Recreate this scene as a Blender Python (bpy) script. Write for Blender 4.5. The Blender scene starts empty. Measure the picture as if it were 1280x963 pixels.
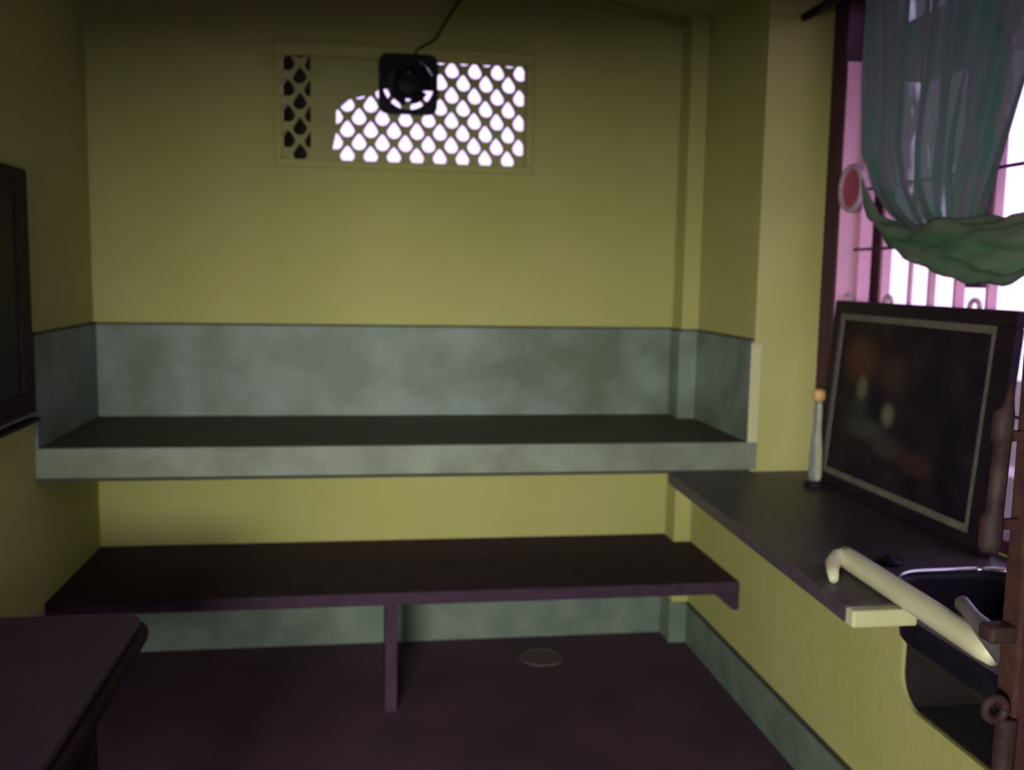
import bpy, bmesh, math, random
from mathutils import Vector, Matrix, noise
random.seed(4)
PI = math.pi
scene = bpy.context.scene
COL = scene.collection

# ------------------------------------------------------------------ camera
cam_d = bpy.data.cameras.new('camera')
cam = bpy.data.objects.new('camera', cam_d); COL.objects.link(cam)
cam_d.sensor_fit = 'HORIZONTAL'; cam_d.sensor_width = 36.0
cam_d.lens = 1204.3 / 1280 * 36.0
cam_d.clip_start = 0.05; cam_d.clip_end = 200
F = Vector((0.14888078, 0.9823293, -0.11341804))
Rt = Vector((0.98885505, -0.14784576, 0.01753068))
Up = Vector((-0.000452520168, 0.114763984, 0.993392683))
M = Matrix((Rt, Up, -F)).transposed().to_4x4()
M.translation = Vector((1.1364, -4.2633, 1.6691))
cam.matrix_world = M
scene.camera = cam
cam_d.dof.use_dof = True
cam_d.dof.focus_distance = 1.6
cam_d.dof.aperture_fstop = 3.4

# ------------------------------------------------------------------ world, lights, exposure
w = bpy.data.worlds.new('overcast_sky'); scene.world = w; w.use_nodes = True
w.node_tree.nodes['Background'].inputs['Color'].default_value = (0.95, 0.74, 1.22, 1)
w.node_tree.nodes['Background'].inputs['Strength'].default_value = 1.4
def area(name, loc, target, sx, sy, power, color):
    l = bpy.data.lights.new(name, 'AREA'); l.shape = 'RECTANGLE'; l.size = sx; l.size_y = sy
    l.energy = power; l.color = color
    o = bpy.data.objects.new(name, l); COL.objects.link(o); o.location = loc
    o.rotation_euler = (Vector(target) - Vector(loc)).to_track_quat('-Z', 'Y').to_euler()
    return o
# area lamp added outside the unseen doorway, for daylight from behind the viewer
area('added_rear_daylight', (-0.9, -7.6, 1.72), (0.7, -4.6, 1.45), 3.9, 1.05, 920, (1.0, 0.99, 0.90))
scene.view_settings.view_transform = 'Standard'
scene.view_settings.look = 'None'
scene.view_settings.exposure = 0.0
scene.view_settings.gamma = 1.0
scene.view_settings.use_curve_mapping = False
scene.cycles.max_bounces = 8
scene.cycles.diffuse_bounces = 1
scene.cycles.use_denoising = True
scene.cycles.sample_clamp_indirect = 4

# ------------------------------------------------------------------ materials
def mat(name, base, rough=0.7, second=None, scale=6.0, detail=4.0, lo=0.35, hi=0.65, bump=0.0, bscale=60.0, metal=0.0, stretch=None, spec=0.5):
    m = bpy.data.materials.new(name); m.use_nodes = True
    nt = m.node_tree; N = nt.nodes; L = nt.links; b = N['Principled BSDF']
    b.inputs['Base Color'].default_value = (*base, 1); b.inputs['Roughness'].default_value = rough
    b.inputs['Metallic'].default_value = metal; b.inputs['Specular IOR Level'].default_value = spec
    tc = N.new('ShaderNodeTexCoord'); mp = N.new('ShaderNodeMapping')
    L.new(tc.outputs['Object'], mp.inputs['Vector'])
    if stretch: mp.inputs['Scale'].default_value = stretch
    if second:
        n = N.new('ShaderNodeTexNoise'); n.inputs['Scale'].default_value = scale; n.inputs['Detail'].default_value = detail
        r = N.new('ShaderNodeValToRGB'); r.color_ramp.elements[0].position = lo; r.color_ramp.elements[1].position = hi
        r.color_ramp.elements[0].color = (*base, 1); r.color_ramp.elements[1].color = (*second, 1)
        L.new(mp.outputs[0], n.inputs['Vector']); L.new(n.outputs['Fac'], r.inputs[0]); L.new(r.outputs[0], b.inputs['Base Color'])
    if bump:
        n2 = N.new('ShaderNodeTexNoise'); n2.inputs['Scale'].default_value = bscale; n2.inputs['Detail'].default_value = 5
        bp = N.new('ShaderNodeBump'); bp.inputs['Strength'].default_value = bump; bp.inputs['Distance'].default_value = 0.01
        L.new(mp.outputs[0], n2.inputs['Vector']); L.new(n2.outputs['Fac'], bp.inputs['Height']); L.new(bp.outputs[0], b.inputs['Normal'])
    return m
M_wall = mat('yellow_green_distemper', (0.49, 0.49, 0.16), 0.85, (0.54, 0.52, 0.20), 2.2, 5, bump=0.25, bscale=25, spec=0.2)
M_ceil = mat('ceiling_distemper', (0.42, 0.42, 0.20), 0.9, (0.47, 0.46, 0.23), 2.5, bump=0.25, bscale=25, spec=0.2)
M_marble = mat('grey_green_marble', (0.165, 0.195, 0.13), 0.5, (0.27, 0.315, 0.235), 5, 9, 0.35, 0.68, bump=0.05)
M_tile = mat('blue_grey_tile', (0.135, 0.175, 0.12), 0.5, (0.25, 0.315, 0.275), 3.5, 10, 0.38, 0.66, bump=0.05)
M_grout = mat('dark_grout', (0.06, 0.065, 0.05), 0.9, (0.08, 0.08, 0.06), 40)
M_shelftop = mat('brown_shelf_stone', (0.075, 0.062, 0.045), 0.6, (0.10, 0.085, 0.06), 14, 6, bump=0.05, spec=0.25)
M_dark = mat('polished_dark_stone', (0.050, 0.026, 0.048), 0.75, (0.066, 0.036, 0.062), 24, 6, bump=0.04, spec=0.15)
M_counter = mat('grey_black_granite', (0.072, 0.054, 0.070), 0.42, (0.105, 0.082, 0.102), 60, 6, 0.4, 0.7, bump=0.03, spec=0.25)
M_floor = mat('red_brown_cement', (0.085, 0.048, 0.082), 0.75, (0.125, 0.064, 0.095), 2.5, 6, bump=0.12, bscale=18, spec=0.2)
M_skirt = mat('grey_skirting_tile', (0.135, 0.185, 0.14), 0.5, (0.20, 0.255, 0.20), 8, 7, bump=0.05)
M_conc = mat('lattice_plaster', (0.43, 0.43, 0.16), 0.85, (0.48, 0.47, 0.20), 10, bump=0.3)
M_black = mat('black_plastic', (0.010, 0.009, 0.016), 0.5, (0.016, 0.014, 0.024), 20, spec=0.2)
M_cable = mat('black_cable', (0.015, 0.014, 0.014), 0.6, (0.02, 0.02, 0.02), 20)
M_maroon = mat('maroon_wood_paint', (0.055, 0.010, 0.034), 0.65, (0.085, 0.018, 0.048), 8, stretch=(6, 6, 1), bump=0.1)
M_pink = mat('pink_enamel', (0.88, 0.40, 0.62), 0.45, (0.92, 0.47, 0.68), 6)
M_palepink = mat('pale_pink_enamel', (0.6, 0.40, 0.50), 0.5, (0.66, 0.46, 0.55), 6)
M_red = mat('deep_pink_paint', (0.50, 0.08, 0.17), 0.5, (0.58, 0.12, 0.22), 6)
M_cream = mat('cream_plastic', (0.70, 0.67, 0.42), 0.42, (0.76, 0.73, 0.49), 5)
M_creamp = mat('cream_gloss_paint', (0.60, 0.60, 0.32), 0.55, (0.66, 0.65, 0.37), 8)
M_rust = mat('rusty_iron', (0.045, 0.013, 0.012), 0.8, (0.085, 0.030, 0.022), 22, 7, 0.35, 0.7, bump=0.35, bscale=60, metal=0.15)
M_rustd = mat('dull_brown_iron', (0.034, 0.016, 0.020), 0.7, (0.065, 0.032, 0.030), 18, 6, bump=0.25, metal=0.3)
M_steel = mat('brushed_steel', (0.55, 0.55, 0.58), 0.25, (0.65, 0.65, 0.68), 20, metal=0.95)
M_greymetal = mat('grey_galvanised_steel', (0.17, 0.15, 0.18), 0.5, (0.24, 0.21, 0.24), 20, metal=0.4, bump=0.1)
M_wood = mat('dark_varnished_wood', (0.020, 0.011, 0.015), 0.5, (0.036, 0.020, 0.024), 5, 8, stretch=(8, 1, 8), bump=0.05, spec=0.05)
M_table = mat('worn_dark_table_top', (0.070, 0.040, 0.068), 0.6, (0.10, 0.055, 0.085), 6, 7, bump=0.06, spec=0.2)
M_frame = mat('black_picture_frame', (0.012, 0.006, 0.014), 0.5, (0.018, 0.009, 0.018), 12, spec=0.15)
M_mount = mat('beige_inner_border', (0.125, 0.105, 0.085), 0.8, (0.17, 0.145, 0.115), 30)
M_orange = mat('orange_cap_plastic', (0.75, 0.42, 0.14), 0.4, (0.82, 0.50, 0.2), 10)
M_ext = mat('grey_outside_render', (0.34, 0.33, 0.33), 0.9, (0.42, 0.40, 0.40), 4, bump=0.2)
M_extd = mat('dark_outside_wall_and_recess_shade', (0.016, 0.011, 0.012), 0.9, (0.024, 0.016, 0.016), 4, bump=0.2)  # also lines the counter recess, where the dark colour stands for shade
M_ground = mat('yard_earth', (0.10, 0.085, 0.07), 0.95, (0.14, 0.12, 0.10), 3, bump=0.3)
M_drain = mat('worn_drain_metal', (0.12, 0.09, 0.10), 0.7, (0.16, 0.12, 0.12), 30, metal=0.1, spec=0.2)

def glass_mat():
    m = bpy.data.materials.new('clear_bottle_glass'); m.use_nodes = True
    b = m.node_tree.nodes['Principled BSDF']
    b.inputs['Base Color'].default_value = (0.82, 0.86, 0.80, 1); b.inputs['Roughness'].default_value = 0.08
    b.inputs['Transmission Weight'].default_value = 0.75; b.inputs['IOR'].default_value = 1.4
    n = m.node_tree.nodes.new('ShaderNodeTexNoise'); n.inputs['Scale'].default_value = 20
    r = m.node_tree.nodes.new('ShaderNodeMapRange'); r.inputs['To Min'].default_value = 0.05; r.inputs['To Max'].default_value = 0.2
    m.node_tree.links.new(n.outputs['Fac'], r.inputs['Value']); m.node_tree.links.new(r.outputs[0], b.inputs['Roughness'])
    return m
M_glass = glass_mat()

def curtain_mat():
    m = bpy.data.materials.new('sheer_green_net'); m.use_nodes = True
    nt = m.node_tree; N = nt.nodes; L = nt.links
    N.remove(N['Principled BSDF']); out = N['Material Output']
    tc = N.new('ShaderNodeTexCoord'); mp = N.new('ShaderNodeMapping'); mp.inputs['Scale'].default_value = (9, 9, 1.3)
    L.new(tc.outputs['Object'], mp.inputs[0])
    n = N.new('ShaderNodeTexNoise'); n.inputs['Scale'].default_value = 2.2; n.inputs['Detail'].default_value = 5
    L.new(mp.outputs[0], n.inputs['Vector'])
    r = N.new('ShaderNodeValToRGB'); r.color_ramp.elements[0].position = 0.35; r.color_ramp.elements[1].position = 0.68
    r.color_ramp.elements[0].color = (0.11, 0.24, 0.175, 1); r.color_ramp.elements[1].color = (0.21, 0.20, 0.21, 1)
    L.new(n.outputs['Fac'], r.inputs[0])
    d = N.new('ShaderNodeBsdfDiffuse'); t = N.new('ShaderNodeBsdfTranslucent'); tr = N.new('ShaderNodeBsdfTransparent')
    L.new(r.outputs[0], d.inputs[0]); L.new(r.outputs[0], t.inputs[0])
    m1 = N.new('ShaderNodeMixShader'); m1.inputs[0].default_value = 0.5
    L.new(d.outputs[0], m1.inputs[1]); L.new(t.outputs[0], m1.inputs[2])
    n3 = N.new('ShaderNodeTexNoise'); n3.inputs['Scale'].default_value = 3.1; n3.inputs['Detail'].default_value = 3
    mp3 = N.new('ShaderNodeMapping'); mp3.inputs['Scale'].default_value = (5, 6, 0.5); mp3.inputs['Location'].default_value = (3.2, 1.7, 0.4)
    L.new(tc.outputs['Object'], mp3.inputs[0]); L.new(mp3.outputs[0], n3.inputs['Vector'])
    mr = N.new('ShaderNodeMapRange'); mr.inputs['From Min'].default_value = 0.57; mr.inputs['From Max'].default_value = 0.72
    mr.inputs['To Min'].default_value = 0.02; mr.inputs['To Max'].default_value = 0.30
    L.new(n3.outputs['Fac'], mr.inputs['Value'])
    m2 = N.new('ShaderNodeMixShader'); L.new(mr.outputs[0], m2.inputs[0])
    L.new(m1.outputs[0], m2.inputs[1]); L.new(tr.outputs[0], m2.inputs[2]); L.new(m2.outputs[0], out.inputs['Surface'])
    return m
M_net = curtain_mat()
M_hem = mat('bunched_green_net', (0.10, 0.20, 0.12), 0.9, (0.22, 0.21, 0.17), 5, 7, 0.35, 0.7, bump=0.6, bscale=14, stretch=(1, 0.6, 2.2), spec=0.1)

def picture_mat():
    """dark, unclear devotional-style picture: soft painted patches on a black ground (object space: y across, z up)"""
    m = bpy.data.materials.new('dark_print'); m.use_nodes = True
    nt = m.node_tree; N = nt.nodes; L = nt.links; b = N['Principled BSDF']; b.inputs['Roughness'].default_value = 0.5
    b.inputs['Specular IOR Level'].default_value = 0.12
    tc = N.new('ShaderNodeTexCoord')
    n = N.new('ShaderNodeTexNoise'); n.inputs['Scale'].default_value = 7; n.inputs['Detail'].default_value = 5
    L.new(tc.outputs['Object'], n.inputs['Vector'])
    r = N.new('ShaderNodeValToRGB'); r.color_ramp.elements[0].color = (0.007, 0.004, 0.012, 1); r.color_ramp.elements[1].color = (0.03, 0.014, 0.026, 1)
    r.color_ramp.elements[0].position = 0.4; r.color_ramp.elements[1].position = 0.75
    L.new(n.outputs['Fac'], r.inputs[0]); cur = r.outputs[0]
    # y, z (local, from left bottom), ry, rz, colour, tilt
    blobs = [(-0.22, 0.47, 0.13, 0.10, (0.10, 0.035, 0.02)), (-0.43, 0.44, 0.10, 0.08, (0.05, 0.03, 0.025)),
             (-0.30, 0.24, 0.16, 0.045, (0.055, 0.06, 0.055)), (-0.44, 0.20, 0.12, 0.05, (0.05, 0.045, 0.04)),
             (-0.62, 0.18, 0.12, 0.05, (0.06, 0.022, 0.022)), (-0.25, 0.32, 0.07, 0.09, (0.03, 0.04, 0.045)),
             (-0.245, 0.375, 0.042, 0.050, (0.17, 0.15, 0.10)), (-0.425, 0.305, 0.046, 0.046, (0.20, 0.18, 0.11))]
    for (y, z, ry, rz, c) in blobs:
        mp = N.new('ShaderNodeMapping'); mp.vector_type = 'POINT'
        mp.inputs['Scale'].default_value = (0.0, 1 / ry, 1 / rz); mp.inputs['Location'].default_value = (0, -y / ry, -z / rz)
        L.new(tc.outputs['Object'], mp.inputs[0])
        ln = N.new('ShaderNodeVectorMath'); ln.operation = 'LENGTH'; L.new(mp.outputs[0], ln.inputs[0])
        mr = N.new('ShaderNodeMapRange'); mr.interpolation_type = 'SMOOTHSTEP'
        mr.inputs['From Min'].default_value = 0.25; mr.inputs['From Max'].default_value = 1.2
        mr.inputs['To Min'].default_value = 0.8; mr.inputs['To Max'].default_value = 0.0
        L.new(ln.outputs['Value'], mr.inputs['Value'])
        mx = N.new('ShaderNodeMixRGB'); L.new(mr.outputs[0], mx.inputs[0]); L.new(cur, mx.inputs[1]); mx.inputs[2].default_value = (*c, 1)
        cur = mx.outputs[0]
    L.new(cur, b.inputs['Base Color'])
    return m
M_print = picture_mat()

# ------------------------------------------------------------------ builders
class MB:
    def __init__(s): s.bm = bmesh.new()
    def box(s, x0, x1, y0, y1, z0, z1):
        r = bmesh.ops.create_cube(s.bm, size=1.0)
        for v in r['verts']:
            v.co = Vector(((x0 + x1) / 2 + v.co.x * (x1 - x0), (y0 + y1) / 2 + v.co.y * (y1 - y0), (z0 + z1) / 2 + v.co.z * (z1 - z0)))
        return s
    def prism(s, pts, axis, a, b):
        """closed polygon of 2D pts extruded along axis from a to b (axis x: pts are y,z; y: x,z; z: x,y)"""
        def P(p, t):
            return Vector((t, p[0], p[1])) if axis == 'x' else Vector((p[0], t, p[1])) if axis == 'y' else Vector((p[0], p[1], t))
        A = [s.bm.verts.new(P(p, a)) for p in pts]; B = [s.bm.verts.new(P(p, b)) for p in pts]
        s.bm.faces.new(A); s.bm.faces.new(B[::-1]); n = len(pts)
        for i in range(n): s.bm.faces.new((A[i], B[i], B[(i + 1) % n], A[(i + 1) % n]))
        return s
    def tube(s, path, rad, n=14, squash=1.0, cap=True):
        path = [Vector(p) for p in path]
        rs = rad if isinstance(rad, (list, tuple)) else [rad] * len(path)
        rings = []; prev = None
        for i, p in enumerate(path):
            t = (path[min(i + 1, len(path) - 1)] - path[max(i - 1, 0)]).normalized()
            if prev is None:
                a = t.cross(Vector((0, 0, 1)))
                if a.length < 1e-3: a = t.cross(Vector((1, 0, 0)))
            else: a = prev - t * prev.dot(t)
            a.normalize(); prev = a; bb = t.cross(a)
            rings.append([s.bm.verts.new(p + (a * math.cos(2 * PI * k / n) * squash + bb * math.sin(2 * PI * k / n)) * rs[i]) for k in range(n)])
        for i in range(len(rings) - 1):
            for k in range(n):
                s.bm.faces.new((rings[i][k], rings[i][(k + 1) % n], rings[i + 1][(k + 1) % n], rings[i + 1][k]))
        if cap: s.bm.faces.new(rings[0][::-1]); s.bm.faces.new(rings[-1])
        return s
    def lathe(s, prof, c, n=40, axis='z'):
        c = Vector(c); rings = []
        for (r, h) in prof:
            ring = []
            for k in range(n):
                a = 2 * PI * k / n; u, v = r * math.cos(a), r * math.sin(a)
                q = Vector((u, v, h)) if axis == 'z' else Vector((u, h, v)) if axis == 'y' else Vector((h, u, v))
                ring.append(s.bm.verts.new(c + q))
            rings.append(ring)
        for i in range(len(rings) - 1):
            for k in range(n):
                s.bm.faces.new((rings[i][k], rings[i][(k + 1) % n], rings[i + 1][(k + 1) % n], rings[i + 1][k]))
        return s
    def capends(s):
        bmesh.ops.holes_fill(s.bm, edges=[e for e in s.bm.edges if e.is_boundary], sides=0); return s
    def torus(s, c, R_, r, axis='x', n=32, m=8, a0=0, a1=2 * PI):
        c = Vector(c); pts = []
        full = abs(a1 - a0 - 2 * PI) < 1e-6
        for k in range(n + 1):
            a = a0 + (a1 - a0) * k / n; u, v = R_ * math.cos(a), R_ * math.sin(a)
            pts.append(c + (Vector((0, u, v)) if axis == 'x' else Vector((u, 0, v)) if axis == 'y' else Vector((u, v, 0))))
        return s.tube(pts, r, m)
    def build(s, name, m, parent=None, smooth=False, bevel=0.0, seg=2, kind=None):
        bmesh.ops.recalc_face_normals(s.bm, faces=s.bm.faces)
        if parent is not None:
            chain = Vector((0, 0, 0)); p = parent
            while p is not None: chain += p.location; p = p.parent
            bmesh.ops.translate(s.bm, verts=s.bm.verts, vec=-chain)
        me = bpy.data.meshes.new(name); s.bm.to_mesh(me); s.bm.free()
        me.materials.append(m)
        if smooth:
            for p in me.polygons: p.use_smooth = True
        o = bpy.data.objects.new(name, me); COL.objects.link(o)
        if parent is not None: o.parent = parent
        if bevel:
            bv = o.modifiers.new('bevel', 'BEVEL'); bv.width = bevel; bv.segments = seg; bv.limit_method = 'ANGLE'
        if kind: o['kind'] = kind
        return o
def thing(name, loc, label, cat, group=None):
    o = bpy.data.objects.new(name, None); COL.objects.link(o); o.location = loc; o.empty_display_size = 0.05
    o['label'] = label; o['category'] = cat
    if group: o['group'] = group
    return o
def tag(o, label, cat, group=None):
    o['label'] = label; o['category'] = cat
    if group: o['group'] = group
    return o
ST = 'structure'

# ------------------------------------------------------------------ dimensions (metres)
W = 2.6          # width between the side walls
WX = 2.857       # inner face of the window wall
YR = -4.6        # rear wall, behind the viewer
YA = -0.77       # front of the deep shelf
ZC = 0.93        # top of the window counter
def ceil_z(x): return 2.785 + max(0.0, W - x) * 0.17

# ------------------------------------------------------------------ structure
MB().box(-0.15, 3.0, YR - 0.15, 0.15, -0.12, 0.0).build('floor', M_floor, kind=ST)
# back wall round the lattice opening
OX0, OX1, OZ0, OZ1 = 0.775, 1.835, 2.135, 2.60
b = MB()
b.box(-0.15, OX0, 0, 0.15, 0, 3.4); b.box(OX1, WX + 0.15, 0, 0.15, 0, 3.4)
b.box(OX0, OX1, 0, 0.15, 0, OZ0); b.box(OX0, OX1, 0, 0.15, OZ1, 3.4)
b.build('wall_back', M_wall, kind=ST)
MB().box(-0.15, 0.0, YR - 0.15, 0.0, 0, 3.4).build('wall_left', M_wall, kind=ST)
# right wall: low part with rounded recess, return beside the shelf, window wall above
def rc(cx, cy, r, a0, a1, n=6): return [(cx + r * math.cos(a0 + (a1 - a0) * k / n), cy + r * math.sin(a0 + (a1 - a0) * k / n)) for k in range(n + 1)]
NY0, NY1, NZ0, NZ1 = -1.89, -3.3, 0.512, 0.888
pts = [(0, 0), (0, ZC - 0.042), (YR, ZC - 0.042), (YR, 0)]
low = MB()
low.box(W, WX, NY0, 0.0, 0, 0.888); low.box(W, WX, YR, NY1, 0, 0.888)
low.box(W, WX, NY1, NY0, 0, NZ0)
# rounded far lower corner of the recess
fil = [(NY0, NZ0)] + rc(NY0 - 0.09, NZ0 + 0.09, 0.09, 0, -PI / 2, 8)
low.prism(fil, 'x', W, W + 0.012)
# near-black lining put in for the shade inside the recess under the counter
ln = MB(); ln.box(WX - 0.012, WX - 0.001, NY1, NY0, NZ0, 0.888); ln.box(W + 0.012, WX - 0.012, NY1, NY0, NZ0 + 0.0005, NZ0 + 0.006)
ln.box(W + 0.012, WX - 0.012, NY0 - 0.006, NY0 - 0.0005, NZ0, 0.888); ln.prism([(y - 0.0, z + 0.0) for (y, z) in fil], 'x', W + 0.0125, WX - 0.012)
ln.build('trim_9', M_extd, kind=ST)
low.box(WX, WX + 0.14, YR, YA, 0, ZC + 0.005)
low.build('wall_right', M_wall, kind=ST)
up = MB()
up.box(W, WX + 0.14, YA, 0.0, 0.888, 3.4)                       # return wall beside the shelf
up.box(WX, WX + 0.14, YR, -3.0, ZC, 3.4)
up.box(WX, WX + 0.14, -3.0, YA, 2.74, 3.4)
up.build('wall_window', M_wall, kind=ST)
# unseen rear wall; doorway sized to shape the added lamp's light
DX0, DX1, DZ = 0.05, 1.05, 1.92
b = MB(); b.box(-0.15, DX0, YR - 0.15, YR, 0, 3.4); b.box(DX1, 3.0, YR - 0.15, YR, 0, 3.4); b.box(DX0, DX1, YR - 0.15, YR, DZ, 3.4)
b.build('wall_rear', M_wall, kind=ST)
b = MB(); b.box(DX0 - 0.02, DX0 + 0.05, YR - 0.17, YR + 0.02, 0, DZ); b.box(DX1 - 0.05, DX1 + 0.02, YR - 0.17, YR + 0.02, 0, DZ); b.box(DX0 - 0.02, DX1 + 0.02, YR - 0.17, YR + 0.02, DZ - 0.05, DZ + 0.02)
b.build('door_1', M_maroon, kind=ST)
MB().prism([(-0.15, ceil_z(-0.15)), (W, ceil_z(W)), (3.0, ceil_z(W)), (3.0, 3.45), (-0.15, 3.45)], 'y', YR - 0.15, 0.15).build('ceiling', M_ceil, kind=ST)
# corner pillar and plaster bead under the ceiling
PX, PD = W - 0.08, -0.14
MB().box(PX, W, PD, 0, 0, ceil_z(W) + 0.02).build('trim_1', M_wall, kind=ST, bevel=0.006)
MB().tube([(0.0, -0.012, ceil_z(0) - 0.005), (1.3, -0.012, ceil_z(1.3) - 0.005), (PX, -0.012, ceil_z(PX) - 0.005)], 0.022, 10).build('trim_2', M_wall, smooth=True, kind=ST)
# skirting
MB().box(0, PX, -0.014, 0, 0, 0.19).build('baseboard_back', M_skirt, kind=ST, bevel=0.003)
b = MB(); b.box(PX - 0.012, W + 0, PD - 0.012, PD, 0, 0.19); b.box(PX - 0.012, PX, PD, -0.014, 0, 0.19); b.box(W - 0.014, W, YR, PD - 0.012, 0, 0.182)
b.build('baseboard_right', M_skirt, kind=ST, bevel=0.003)
MB().box(W - 0.017, W, YR, PD - 0.013, 0.182, 0.19).build('trim_3', M_grout, kind=ST)
MB().box(0, 0.014, YR, -0.014, 0, 0.19).build('baseboard_left', M_skirt, kind=ST, bevel=0.003)
# tiled splashback round the deep shelf
ZS, ZT = 1.043, 1.435
b = MB(); b.box(0.012, PX, -0.012, 0, ZS, ZT); b.box(PX - 0.010, PX, PD, -0.012, ZS, ZT); b.box(PX - 0.010, W, PD - 0.010, PD, ZS, ZT)
b.build('trim_4', M_tile, kind=ST, bevel=0.002)
MB().box(W - 0.012, W, YA, PD - 0.010, ZS, ZT).build('trim_5', M_tile, kind=ST, bevel=0.002)
MB().box(0, 0.012, YA, 0, ZS, ZT).build('trim_6', M_tile, kind=ST, bevel=0.002)
b = MB(); b.box(0, PX, -0.015, 0, ZT, ZT + 0.008); b.box(PX - 0.012, W, PD - 0.013, PD, ZT, ZT + 0.008); b.box(W - 0.015, W, YA, PD, ZT, ZT + 0.008); b.box(0, 0.015, YA, 0, ZT, ZT + 0.008)
b.box(PX - 0.012, PX, PD, 0, ZT, ZT + 0.008)
b.build('trim_7', M_grout, kind=ST)
MB().box(W - 0.014, W + 0.028, YA - 0.006, YA, ZS, ZT - 0.01).build('trim_8', M_creamp, kind=ST, bevel=0.002)
# ground outside
MB().box(-12, 14, -16, 12, -0.3, -0.12).build('ground', M_ground, kind=ST)

# ------------------------------------------------------------------ window_1 : lattice vent in the back wall
win1 = thing('window_1', (1.305, 0.0, OZ0), '', ''); del win1['label']; del win1['category']; win1['kind'] = ST
b = MB()
FW = 0.028
b.box(OX0 - 0.022, OX1 + 0.022, -0.016, 0.02, OZ0 - 0.026, OZ0 + 0.008); b.box(OX0 - 0.022, OX1 + 0.022, -0.016, 0.02, OZ1 - 0.030, OZ1 + 0.026)
b.box(OX0 - 0.022, OX0 + 0.006, -0.016, 0.02, OZ0 + 0.008, OZ1 - 0.03); b.box(OX1 - 0.012, OX1 + 0.022, -0.016, 0.02, OZ0 + 0.008, OZ1 - 0.03)
b.build('frame', M_wall, win1, bevel=0.006)
def lattice():
    bm = bmesh.new(); pX, pZ = 0.0993, 0.1062; xa, za = 1.053, 2.172; K = 28
    y0, y1 = 0.008, 0.045
    cx0, cx1, cz0, cz1 = OX0, OX1, OZ0, OZ1
    cl = lambda x, z: (min(max(x, cx0), cx1), min(max(z, cz0), cz1))
    for i in range(-4, 10):
        for j in range(-1, 6):
            for st in (0, 1):
                cx = xa + i * pX - st * pX / 2; cz = za + j * pZ + st * pZ / 2
                if cx < cx0 - 0.06 or cx > cx1 + 0.06 or cz < cz0 - 0.06 or cz > cz1 + 0.06: continue
                dia, hol = [], []
                for k in range(K):
                    a = 2 * PI * k / K; c_, s_ = math.cos(a), math.sin(a)
                    t = 1 / (abs(c_) / (pX / 2) + abs(s_) / (pZ / 2)); dia.append(cl(cx + c_ * t, cz + s_ * t))
                    # onion drop: round below, pointed above
                    rx, rz = 0.0315, 0.032
                    hx, hz = rx * c_, -0.004 + rz * s_
                    if s_ > 0.12: tt = (s_ - 0.12) / 0.88; hz = 0.0 + 0.041 * tt; hx = math.copysign(rx * 0.993 * (1 - tt) ** 0.72, c_)
                    hol.append(cl(cx + hx * 0.96, cz + hz * 0.96))
                if cz < 2.14: hol = [(cx + (p[0] - cx) * 0.001, cl(0, cz)[1]) for p in hol]
                D0 = [bm.verts.new((p[0], y0, p[1])) for p in dia]; H0 = [bm.verts.new((p[0], y0, p[1])) for p in hol]
                D1 = [bm.verts.new((p[0], y1, p[1])) for p in dia]; H1 = [bm.verts.new((p[0], y1, p[1])) for p in hol]
                for k in range(K):
                    k2 = (k + 1) % K
                    for q in ((D0[k], D0[k2], H0[k2], H0[k]), (H0[k], H0[k2], H1[k2], H1[k]), (H1[k], H1[k2], D1[k2], D1[k])):
                        try: bm.faces.new(q)
                        except ValueError: pass
    bmesh.ops.remove_doubles(bm, verts=bm.verts, dist=0.0004)
    bmesh.ops.dissolve_degenerate(bm, dist=0.0003, edges=bm.edges)
    m = MB(); m.bm.free(); m.bm = bm; return m
lattice().build('lattice', M_conc, win1)
# plastered-up piece behind the openings, upper left
MB().prism([(0.90, OZ0), (0.975, OZ0), (1.005, 2.27), (1.005, 2.36), (1.06, 2.41), (1.13, 2.43), (1.20, 2.46), (1.30, 2.50), (1.30, 2.60), (0.90, 2.60)], 'y', 0.0125, 0.075).build('backing_board', M_conc, win1)
# dark wall of the next house seen through the first openings
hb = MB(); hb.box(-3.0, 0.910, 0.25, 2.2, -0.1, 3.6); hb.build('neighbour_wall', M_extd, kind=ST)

# ------------------------------------------------------------------ window_2 : barred window in the right wall
win2 = thing('window_2', (WX + 0.07, -1.9, 1.13), '', ''); del win2['label']; del win2['category']; win2['kind'] = ST
b = MB()
b.box(WX - 0.004, WX + 0.09, -0.875, YA, 0.93, 2.74); b.box(WX - 0.004, WX + 0.09, -3.0, -2.9, 0.93, 2.74)
b.box(WX - 0.004, WX + 0.09, -2.9, -0.875, 2.66, 2.74); b.box(WX - 0.004, WX + 0.09, -2.9, -0.875, 0.935, 0.975)
b.build('frame', M_maroon, win2, bevel=0.004)
bars = [(-0.90, 0.050), (-1.07, 0.034), (-1.250, 0.012), (-1.367, 0.022), (-1.508, 0.032), (-1.668, 0.030), (-1.86, 0.030), (-1.99, 0.022), (-2.12, 0.022), (-2.25, 0.022), (-2.38, 0.022), (-2.51, 0.022), (-2.64, 0.022), (-2.77, 0.022)]
for (y, dd) in bars:
    MB().box(2.93, 2.93 + dd, y - 0.007, y + 0.007, 0.96, 2.70).build('bar', M_pink, win2, bevel=0.002)
for z in (1.30, 1.785, 2.0, 2.47):
    MB().tube([(2.925, -0.87, z), (2.925, -2.9, z)], 0.005, 8).build('cross_rod', M_maroon, win2, smooth=True)
for y in (-0.90, -1.18, -1.66):
    MB().torus((2.90, y, 1.596), 0.024, 0.007, 'x', 20, 8, 0, PI).build('scroll', M_palepink, win2, smooth=True)
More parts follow.
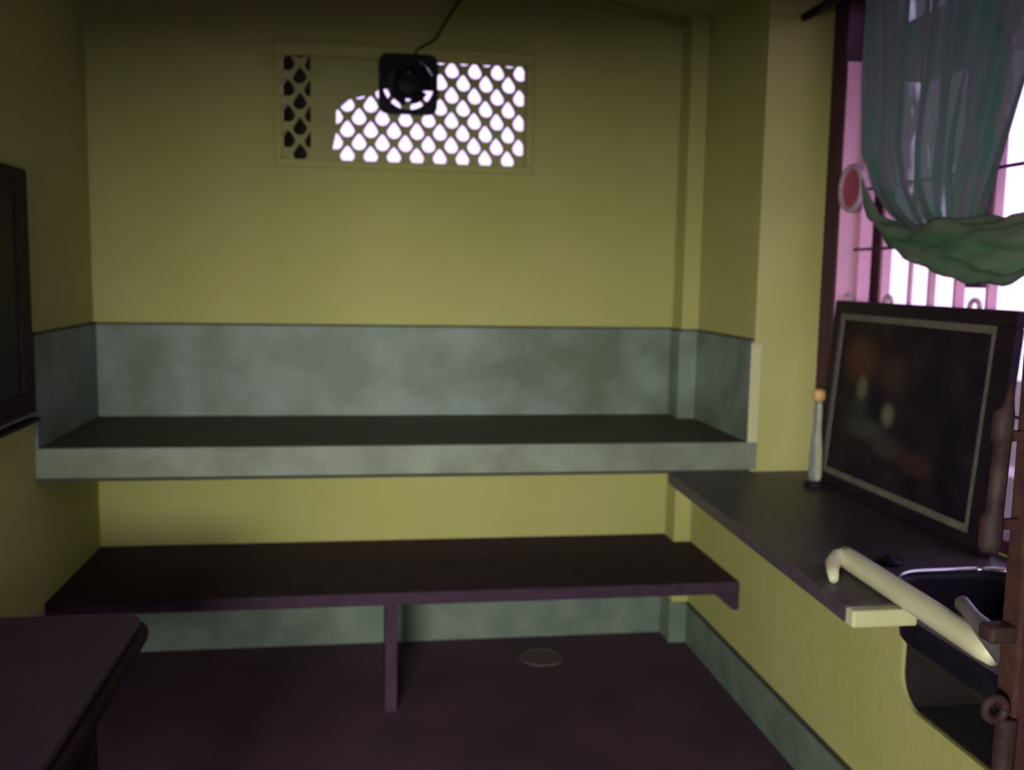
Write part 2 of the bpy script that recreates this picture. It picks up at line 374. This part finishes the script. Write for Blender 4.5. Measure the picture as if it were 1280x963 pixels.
# folded dark shutter leaves outside
b = MB(); b.box(3.0, 3.03, -0.93, -0.85, 0.96, 2.7); b.build('shutter', M_maroon, win2)
MB().box(WX + 0.004, WX + 0.088, -0.881, -0.8755, 0.98, 2.46).build('reveal_board', M_pink, win2, bevel=0.001)
MB().box(2.946, 2.962, -0.905, -0.870, 0.96, 2.70).build('shutter', M_maroon, win2)
MB().box(4.5, 4.7, -6, 3, -0.12, 0.655).build('yard_wall', M_ext, kind=ST)
MB().box(WX + 0.14, 3.45, -3.1, -0.4, 2.50, 2.57).build('sunshade', M_ext, win2, bevel=0.004)
b = MB(); b.box(3.0, 3.03, -1.535, -1.44, 1.655, 2.7); b.build('shutter', M_maroon, win2)
MB().box(WX + 0.095, WX + 0.20, -3.0, YA, 0.86, 0.93).build('sill', M_ext, win2, bevel=0.004)

# ------------------------------------------------------------------ deep marble-fronted shelf
sh = thing('stone_shelf', (1.3, -0.38, ZC), 'long deep marble-fronted stone shelf running the whole back wall above the dark slab', 'shelf')
MB().box(0.0, W, YA + 0.022, 0.0, ZC + 0.004, ZS - 0.012).build('core', M_wall, sh)
b = MB(); b.prism([(0, 0), (PX, 0), (PX, PD), (W, PD), (W, YA + 0.02), (0, YA + 0.02)], 'z', ZS - 0.012, ZS); b.build('top', M_shelftop, sh)
f = MB().box(0.0, W + 0.028, YA - 0.002, YA + 0.022, ZC + 0.006, ZS).build('fascia', M_marble, sh, bevel=0.003); f['label'] = 'pale grey-green marble front strip'
MB().box(0.0, W, YA - 0.006, YA + 0.03, ZC - 0.004, ZC + 0.006).build('underside_edge', M_grout, sh)

# ------------------------------------------------------------------ low dark slab
ls = thing('stone_bench', (1.3, -0.37, 0.0), 'low dark stone slab bench under the marble-fronted shelf, held by one central upright', 'bench')
ZL = 0.4755; YL = -0.735
MB().prism([(0.0, 0.0), (PX, 0), (PX, PD), (W, PD), (W, YL), (0.0, YL)], 'z', ZL - 0.05, ZL).build('slab', M_dark, ls, bevel=0.006)
MB().box(1.205, 1.250, YL + 0.01, -0.42, 0.0, ZL - 0.05).build('upright', M_dark, ls, bevel=0.003)
MB().prism([(2.50, ZL - 0.05), (W, ZL - 0.05), (W, ZL - 0.115), (2.575, ZL - 0.115)], 'y', YL + 0.002, YL + 0.10).build('end_bracket', M_dark, ls)

# ------------------------------------------------------------------ window counter
ct = thing('stone_counter', (2.5, -2.0, ZC - 0.04), 'grey-black granite counter under the barred window, framed picture standing on it', 'counter')
SX0, SX1, SY0, SY1 = 2.425, 2.815, -2.045, -2.62
def rrect(x0, x1, ya, yb, r, n=8):
    return rc(x1 - r, ya - r, r, PI / 2, 0, n) + rc(x1 - r, yb + r, r, 0, -PI / 2, n) + rc(x0 + r, yb + r, r, -PI / 2, -PI, n) + rc(x0 + r, ya - r, r, PI, PI / 2, n)
def holed_slab(outer, inner, z0, z1):
    m = MB(); bm = m.bm; lv = []
    for z in (z0, z1):
        loops = []; E_ = []
        for lp in (outer, inner):
            V = [bm.verts.new((p[0], p[1], z)) for p in lp]; loops.append(V)
            E_ += [bm.edges.new((V[i], V[(i + 1) % len(V)])) for i in range(len(V))]
        bmesh.ops.triangle_fill(bm, edges=E_, use_beauty=True); lv.append(loops)
    for q in (0, 1):
        A, B = lv[0][q], lv[1][q]; n = len(A)
        for i in range(n): bm.faces.new((A[i], A[(i + 1) % n], B[(i + 1) % n], B[i]))
    return m
holed_slab([(2.275, YA - 0.008), (WX, YA - 0.008), (WX, -3.9), (2.385, -3.9), (2.385, -2.262), (2.222, -2.262)], rrect(SX0, SX1, SY0, SY1, 0.12), ZC - 0.040, ZC).build('slab', M_counter, ct)
p = MB().box(2.222, 2.382, -2.30, -2.263, ZC - 0.043, ZC - 0.002).build('end_strip', M_creamp, ct, bevel=0.006); p['label'] = 'cream painted end strip'

# ------------------------------------------------------------------ exhaust fan
fx, fz = 1.309, 2.466
fan = thing('exhaust_fan', (fx, 0.0, fz - 0.125), 'square black exhaust fan mounted in the middle of the lattice vent', 'fan')
def ringplate(h, r, y0, y1, cz):
    bm = bmesh.new(); n = 48
    o0, i0, o1, i1 = [], [], [], []
    for k in range(n):
        a = 2 * PI * k / n + PI / n; c_, s_ = math.cos(a), math.sin(a); t = h / max(abs(c_), abs(s_))
        if abs(abs(c_) - abs(s_)) < 0.12: t *= 0.97
        for (L_, rr, yy) in ((o0, t, y0), (i0, r, y0), (o1, t, y1), (i1, r, y1)):
            L_.append(bm.verts.new((fx + c_ * rr, yy, cz + s_ * rr)))
    for k in range(n):
        j = (k + 1) % n
        bm.faces.new((o0[k], o0[j], i0[j], i0[k])); bm.faces.new((i0[k], i0[j], i1[j], i1[k])); bm.faces.new((i1[k], i1[j], o1[j], o1[k])); bm.faces.new((o1[k], o1[j], o0[j], o0[k]))
    m = MB(); m.bm.free(); m.bm = bm; return m
ringplate(0.124, 0.110, -0.045, -0.018, fz).build('housing', M_black, fan, bevel=0.003)
MB().torus((fx, -0.046, fz), 0.113, 0.006, 'y', 40, 8).build('front_ring', M_black, fan, smooth=True)
MB().lathe([(0.0001, -0.058), (0.040, -0.056), (0.062, -0.046), (0.064, -0.02), (0.0001, -0.018)], (fx, 0, fz + 0.006), 32, 'y').build('motor_hub', M_black, fan, smooth=True)
MB().lathe([(0.0001, -0.062), (0.006, -0.060), (0.007, -0.052)], (fx, 0, fz + 0.045), 16, 'y').build('hub_spot', M_steel, fan, smooth=True)  # small bright steel disc on the motor hub
for k in range(5):
    a0 = PI / 2 + 2 * PI * k / 5; bm = MB(); V = []
    for i in range(6):
        rr = 0.05 + 0.04 * i / 5; wd = 0.46 + 0.06 * i / 5
        V.append([bm.bm.verts.new((fx + rr * math.cos(a0 + t * wd), -0.034 + 0.012 * t + dy, fz + 0.004 + rr * math.sin(a0 + t * wd))) for t in (-1, -0.33, 0.33, 1) for dy in (0, 0.002)])
    for i in range(5):
        for t in range(3):
            a, b_, c, d_ = V[i][2 * t], V[i][2 * t + 2], V[i + 1][2 * t + 2], V[i + 1][2 * t]; bm.bm.faces.new((a, b_, c, d_))
            a, b_, c, d_ = V[i][2 * t + 1], V[i][2 * t + 3], V[i + 1][2 * t + 3], V[i + 1][2 * t + 1]; bm.bm.faces.new((a, d_, c, b_))
    bm.bm.faces.new([V[5][i] for i in (0, 2, 4, 6, 7, 5, 3, 1)])
    bm.build('blade', M_black, fan, smooth=True)
# half cover plate closing the upper part of the fan at the back
cp = [(fx + 0.110 * math.cos(a), fz + 0.110 * math.sin(a)) for a in [PI * (-0.06 + 1.12 * k / 20) for k in range(21)]]
MB().prism(cp, 'y', -0.017, -0.012).build('back_cover', M_black, fan)
for k in range(4):
    a = PI / 4 + k * PI / 2
    MB().tube([(fx + 0.04 * math.cos(a), -0.05, fz + 0.04 * math.sin(a)), (fx + 0.112 * math.cos(a), -0.048, fz + 0.112 * math.sin(a))], 0.004, 6).build('grille_arm', M_black, fan)
tag(MB().tube([(1.335, -0.03, 2.585), (1.345, -0.022, 2.612), (1.40, -0.018, 2.645), (1.426, -0.018, 2.664), (1.476, -0.018, 2.752), (1.527, -0.018, 2.827), (1.60, -0.02, 2.93), (1.615, -0.02, 2.945)], 0.0055, 8).build('power_cable', M_cable, smooth=True),
    'thin black cable running from the exhaust fan up to the ceiling', 'cable')

# ------------------------------------------------------------------ curtain rod and curtain
tag(MB().tube([(2.733, YA - 0.004, 2.633), (2.733, YA - 0.03, 2.633), (2.733, -3.6, 2.633)], 0.015, 14).build('curtain_rod', M_frame, smooth=True), 'dark curtain rod starting at the wall left of the barred window', 'curtain rod')
cu = thing('curtain', (2.77, -1.6, 1.66), 'sheer grey-green net curtain gathered up and knotted in front of the barred window', 'curtain')
def interp(tab, z):
    if z >= tab[0][0]: return tab[0][1]
    for (z0, y0), (z1, y1) in zip(tab, tab[1:]):
        if z >= z1:
            t = (z0 - z) / (z0 - z1); return y0 + (y1 - y0) * t
    return tab[-1][1]
LT = [(2.65, -1.12), (2.34, -1.150), (2.08, -1.175), (1.963, -1.25), (1.88, -1.36), (1.80, -1.52), (1.76, -1.60)]
RT = [(2.65, -2.15), (2.40, -2.06), (2.19, -1.965), (2.04, -1.895), (1.85, -1.81), (1.80, -1.78), (1.76, -1.75)]
b = MB(); NU, NV = 150, 60; G = []
for j in range(NV + 1):
    z = 2.65 - (2.65 - 1.76) * j / NV; sh_ = 1.5 * (2.79 - (2.698 + 0.075 * j / NV)); yl, yr = interp(LT, z) - sh_, interp(RT, z) - sh_; row = []
    pinch = 1 - 0.35 * j / NV
    for i in range(NU + 1):
        u = i / NU; y = yl + (yr - yl) * u
        x = 2.698 + 0.075 * (j / NV) + 0.020 * pinch * math.sin(u * 2 * PI * 8.5 + 1.3 * math.sin(u * 9) + 0.4 * math.sin(z * 5)) + 0.008 * math.sin(u * 2 * PI * 21 + z * 3)
        x += 0.010 * noise.noise(Vector((u * 6, z * 2, 3)))
        row.append(b.bm.verts.new((x, y + 0.006 * math.sin(z * 9 + u * 20), z)))
    G.append(row)
for j in range(NV):
    for i in range(NU): b.bm.faces.new((G[j][i], G[j][i + 1], G[j + 1][i + 1], G[j + 1][i]))
b.build('drape', M_net, cu, smooth=True)
# gathered hem: a fat roll of cloth
path = [(-1.232, 2.00, .005), (-1.248, 1.965, .014), (-1.275, 1.925, .021), (-1.33, 1.875, .030), (-1.43, 1.825, .037), (-1.53, 1.79, .046), (-1.63, 1.770, .066), (-1.72, 1.768, .082), (-1.80, 1.766, .086), (-1.88, 1.755, .092), (-1.96, 1.755, .088), (-2.05, 1.77, .08), (-2.15, 1.80, .06), (-2.2, 1.82, .03)]
P2 = []
for k in range(len(path) - 1):
    for q in range(5):
        t = q / 5; P2.append(tuple(path[k][c] * (1 - t) + path[k + 1][c] * t for c in range(3)))
P2.append(path[-1])
b = MB(); b.tube([(2.755, p[0], p[1]) for p in P2], [p[2] for p in P2], 40, squash=0.62)
for v in b.bm.verts:
    c = v.co; k = noise.noise(Vector((c.x * 14, c.y * 5, c.z * 22))) * 0.022 + noise.noise(Vector((c.x * 30, c.y * 12, c.z * 50))) * 0.008
    ctr = Vector((2.755, c.y, 1.76)); dv = (c - ctr); dv.y = 0
    an = math.atan2(dv.z, dv.x); k += 0.007 * math.sin(an * 6 + c.y * 17) + 0.004 * math.sin(an * 13 - c.y * 23)
    if dv.length > 0.02: v.co = c + dv.normalized() * k
b.build('gathered_hem', M_hem, cu, smooth=True)

# round plate tied on the bars
pl = thing('round_plate', (2.84, -0.965, 1.91), 'small round plate with pale rim and deep pink centre hanging on the window bars', 'plate')
b = MB(); b.lathe([(0.0001, -0.012), (0.05, -0.012), (0.066, -0.018), (0.080, -0.022), (0.082, -0.016), (0.066, -0.008), (0.0001, -0.006)], (2.850, -1.015, 1.995), 36, 'x').build('disc', M_red, pl, smooth=True)
MB().torus((2.830, -1.015, 1.995), 0.076, 0.010, 'x', 36, 10).build('rim', M_palepink, pl, smooth=True)

# ------------------------------------------------------------------ framed picture leaning on the window bars
pic = thing('framed_picture', (2.792, -0.945, ZC), 'large black-framed dark picture with beige border leaning on the counter against the window', 'picture')
LEAN = math.atan2(0.052, 0.662)
def picbar(y0, y1, z0, z1, x0, x1, name, m, bev=0.004):
    o = MB().box(x0, x1, y0, y1, z0, z1); return o.build(name, m, None, bevel=bev)
PW, PH = 1.005, 0.668
def padd(o):
    o.parent = pic
fr = MB(); t = 0.045
fr.box(-0.014, 0.014, -PW, 0, 0, t); fr.box(-0.014, 0.014, -PW, 0, PH - t, PH); fr.box(-0.014, 0.014, -t, 0, t, PH - t); fr.box(-0.014, 0.014, -PW, -PW + t + 0.035, t, PH - t)
padd(fr.build('frame', M_frame, None, bevel=0.004))
mo = MB(); i0, i1 = t, t + 0.022; yr_ = -PW + t + 0.035
mo.box(-0.008, 0.0, yr_, -i0, i0, i1); mo.box(-0.008, 0.0, yr_, -i0, PH - i1, PH - i0); mo.box(-0.008, 0, -i1, -i0, i1, PH - i1); mo.box(-0.008, 0, yr_, yr_ + 0.022, i1, PH - i1)
padd(mo.build('border', M_mount, None))
padd(MB().box(-0.002, 0.004, yr_ + 0.02, -i1 + 0.001, i1 - 0.001, PH - i1 + 0.001).build('print', M_print, None))
padd(MB().box(0.004, 0.010, -PW + 0.02, -0.02, 0.02, PH - 0.02).build('backing', M_wood, None))
pic.rotation_euler = (0, LEAN, 0); pic.location.z = ZC + 0.002

# ------------------------------------------------------------------ slim bottle left of the picture
bo = thing('bottle', (2.735, -1.045, ZC), 'slim clear bottle with orange cap standing left of the framed picture', 'bottle')
c = (2.735, -1.045, ZC)
MB().lathe([(0.0001, 0.0), (0.034, 0.0), (0.038, 0.006), (0.034, 0.016), (0.026, 0.022), (0.0001, 0.022)], c, 32).build('base', M_black, bo, smooth=True)
MB().lathe([(0.0001, 0.022), (0.022, 0.023), (0.024, 0.04), (0.023, 0.12), (0.019, 0.17), (0.015, 0.21), (0.015, 0.29), (0.013, 0.315), (0.0001, 0.316)], c, 32).build('body', M_glass, bo, smooth=True)
MB().lathe([(0.0001, 0.312), (0.018, 0.312), (0.023, 0.318), (0.023, 0.345), (0.018, 0.352), (0.0001, 0.353)], c, 28).build('cap', M_orange, bo, smooth=True)

# ------------------------------------------------------------------ bowl, pipe, metal strip at the near end of the counter
sk = thing('sink', (2.62, -2.33, ZC - 0.19), 'black sink basin with bright steel rim sunk into the near end of the granite counter', 'sink')
b = MB(); LV = [(0.0, 0.0), (0.004, -0.02), (0.012, -0.13), (0.04, -0.165), (0.10, -0.175)]; RG = []
for (off, dz) in LV:
    RG.append([b.bm.verts.new((x, y, ZC + dz)) for (x, y) in rrect(SX0 + 0.002 + off, SX1 - 0.002 - off, SY0 - 0.002 - off, SY1 + 0.002 + off, max(0.03, 0.118 - off * 0.6))])
for A, B in zip(RG, RG[1:]):
    n = len(A)
    for k in range(n): b.bm.faces.new((A[k], A[(k + 1) % n], B[(k + 1) % n], B[k]))
b.bm.faces.new(RG[-1])
o = b.build('basin', M_black, sk, smooth=True); sd = o.modifiers.new('thickness', 'SOLIDIFY'); sd.thickness = 0.003; sd.offset = 1
rp = rrect(SX0, SX1, SY0, SY1, 0.12)
MB().tube([(x, y, ZC + 0.003) for (x, y) in rp] + [(rp[0][0], rp[0][1], ZC + 0.003)], 0.0075, 10).build('rim', M_steel, sk, smooth=True)
tag(MB().lathe([(0.0001, 0.0), (0.034, 0.0), (0.036, 0.006), (0.030, 0.014), (0.012, 0.016), (0.010, 0.024), (0.0001, 0.025)], (2.50, -1.965, ZC), 28).capends().build('sink_plug', M_black, smooth=True),
    'small black round plug lying on the granite counter behind the sink', 'plug')

pp = thing('plastic_pipe', (2.35, -2.3, ZC), 'cream plastic pipe with bent end lying along the near edge of the counter', 'pipe')
MB().tube([(2.362, -1.985, ZC + 0.029), (2.36, -2.02, ZC + 0.029), (2.337, -2.56, ZC + 0.029), (2.335, -2.60, ZC + 0.027), (2.335, -2.635, ZC + 0.020)], [.026, .0275, .0275, .026, .017], 24).build('straight_length', M_cream, pp, smooth=True)
MB().tube([(2.366, -1.995, ZC + 0.030), (2.335, -2.002, ZC + 0.030), (2.305, -2.035, ZC + 0.026), (2.285, -2.075, ZC + 0.020), (2.268, -2.115, ZC + 0.012)], [.025, .023, .019, .015, .011], 18).build('bent_end', M_cream, pp, smooth=True)

ms = MB(); ms.tube([(2.405, -2.42, ZC + 0.056), (2.365, -2.48, ZC + 0.074), (2.345, -2.55, ZC + 0.070), (2.335, -2.60, ZC + 0.064), (2.305, -2.72, ZC + 0.052), (2.275, -2.80, ZC + 0.040)], [.012, .017, .016, .022, .026, .022], 14, squash=0.9)
tag(ms.build('metal_clamp', M_greymetal, smooth=True), 'dull grey metal clamp lying across the near end of the cream pipe', 'clamp')

# ------------------------------------------------------------------ rusty iron gate post
gp = thing('iron_gate_post', (2.27, -2.8, 0.0), 'rusty iron gate post with bolt and lugs at the right edge of the counter', 'post')
GY = -2.8
MB().box(2.236, 2.262, GY - 0.02, GY + 0.02, 1.20, 1.78).build('upper_flange', M_rust, gp, bevel=0.004)
MB().box(2.238, 2.290, GY - 0.025, GY + 0.025, 0.0, 1.225).build('upright', M_rust, gp, bevel=0.006)
MB().tube([(2.222, GY - 0.03, 0.0), (2.222, GY - 0.03, 0.925)], 0.016, 16).build('side_tube', M_rustd, gp, smooth=True)
bolt = MB().tube([(2.186, GY, 1.213), (2.188, GY, 1.225), (2.188, GY, 1.27), (2.192, GY, 1.28), (2.197, GY, 1.40), (2.194, GY, 1.405), (2.196, GY, 1.45), (2.203, GY, 1.462), (2.206, GY, 1.50)], [.014, .019, .019, .0145, .014, .017, .017, .010, .004], 18).build('bolt', M_rustd, gp, smooth=True)
for z in (1.414, 1.262):
    MB().box(2.20, 2.238, GY - 0.008, GY + 0.008, z - 0.009, z + 0.009).build('bracket', M_rust, gp, bevel=0.003)
MB().torus((2.204, GY - 0.024, 0.942), 0.019, 0.008, 'y', 24, 10).build('ring_lug', M_rustd, gp, smooth=True)
MB().box(2.19, 2.24, GY - 0.02, GY + 0.02, 1.055, 1.085).build('cross_lug', M_rustd, gp, bevel=0.006)

# ------------------------------------------------------------------ foreground table, left
tb = thing('side_table', (0.28, -2.3, 0.0), 'dark wooden table with thick rounded edge standing by the left wall', 'table')
pts = [(0.02, -1.66), (0.50, -1.66)] + rc(0.505, -1.715, 0.045, PI / 2 * 0.9, 0, 6) + [(0.545, -3.0), (0.02, -3.0)]
MB().prism(pts, 'z', 0.735, 0.757).build('top', M_table, tb, bevel=0.004)
pts2 = [(0.03, -1.655), (0.51, -1.655)] + rc(0.520, -1.70, 0.045, PI / 2, 0, 6) + [(0.572, -2.9), (0.572, -3.0), (0.03, -3.0)]
MB().prism(pts2, 'z', 0.690, 0.735).build('edge_rail', M_wood, tb, bevel=0.012, seg=3)
for (x, y) in ((0.535, -2.19), (0.06, -1.73), (0.535, -2.94), (0.06, -2.94)):
    MB().box(x - 0.024, x + 0.024, y - 0.024, y + 0.024, 0, 0.692).build('leg', M_wood, tb, bevel=0.004)

# ------------------------------------------------------------------ dark wall cabinet, left
cb = thing('wall_cabinet', (0.03, -1.3, 1.17), 'dark wooden wall cabinet with projecting lower ledge on the left wall', 'cabinet')
y0, y1 = -1.95, -0.83
MB().box(0.0, 0.012, y0, y1, 1.17, 1.985).build('back_panel', M_wood, cb)
b = MB(); b.box(0.0, 0.028, y1 - 0.10, y1, 1.25, 1.90); b.box(0.0, 0.028, y0, y0 + 0.10, 1.25, 1.90); b.box(0, 0.028, y0, y1, 1.90, 1.985); b.box(0, 0.028, y0, y1, 1.17, 1.25)
b.build('frame', M_wood, cb, bevel=0.004)
MB().box(0.012, 0.02, y0 + 0.10, y1 - 0.10, 1.25, 1.90).build('door', M_frame, cb)
b = MB(); b.box(0, 0.055, y0, y1 - 0.03, 1.155, 1.168); b.build('ledge', M_wood, cb, bevel=0.005)
MB().box(0, 0.045, y0, y1 - 0.04, 1.178, 1.186).build('ledge', M_greymetal, cb, bevel=0.003)['label'] = 'glossy ledge strip'

# ------------------------------------------------------------------ floor drain
dr = thing('floor_drain', (1.895, -0.262, 0.0), 'faint round metal drain cover in the floor under the low slab', 'drain')
MB().lathe([(0.0001, 0.004), (0.085, 0.004), (0.095, 0.003), (0.098, 0.0), (0.0001, 0.0)], (1.895, -0.262, 0.0), 40).build('cover', M_drain, dr)
MB().torus((1.895, -0.262, 0.004), 0.088, 0.003, 'z', 40, 6).build('ring', M_drain, dr)
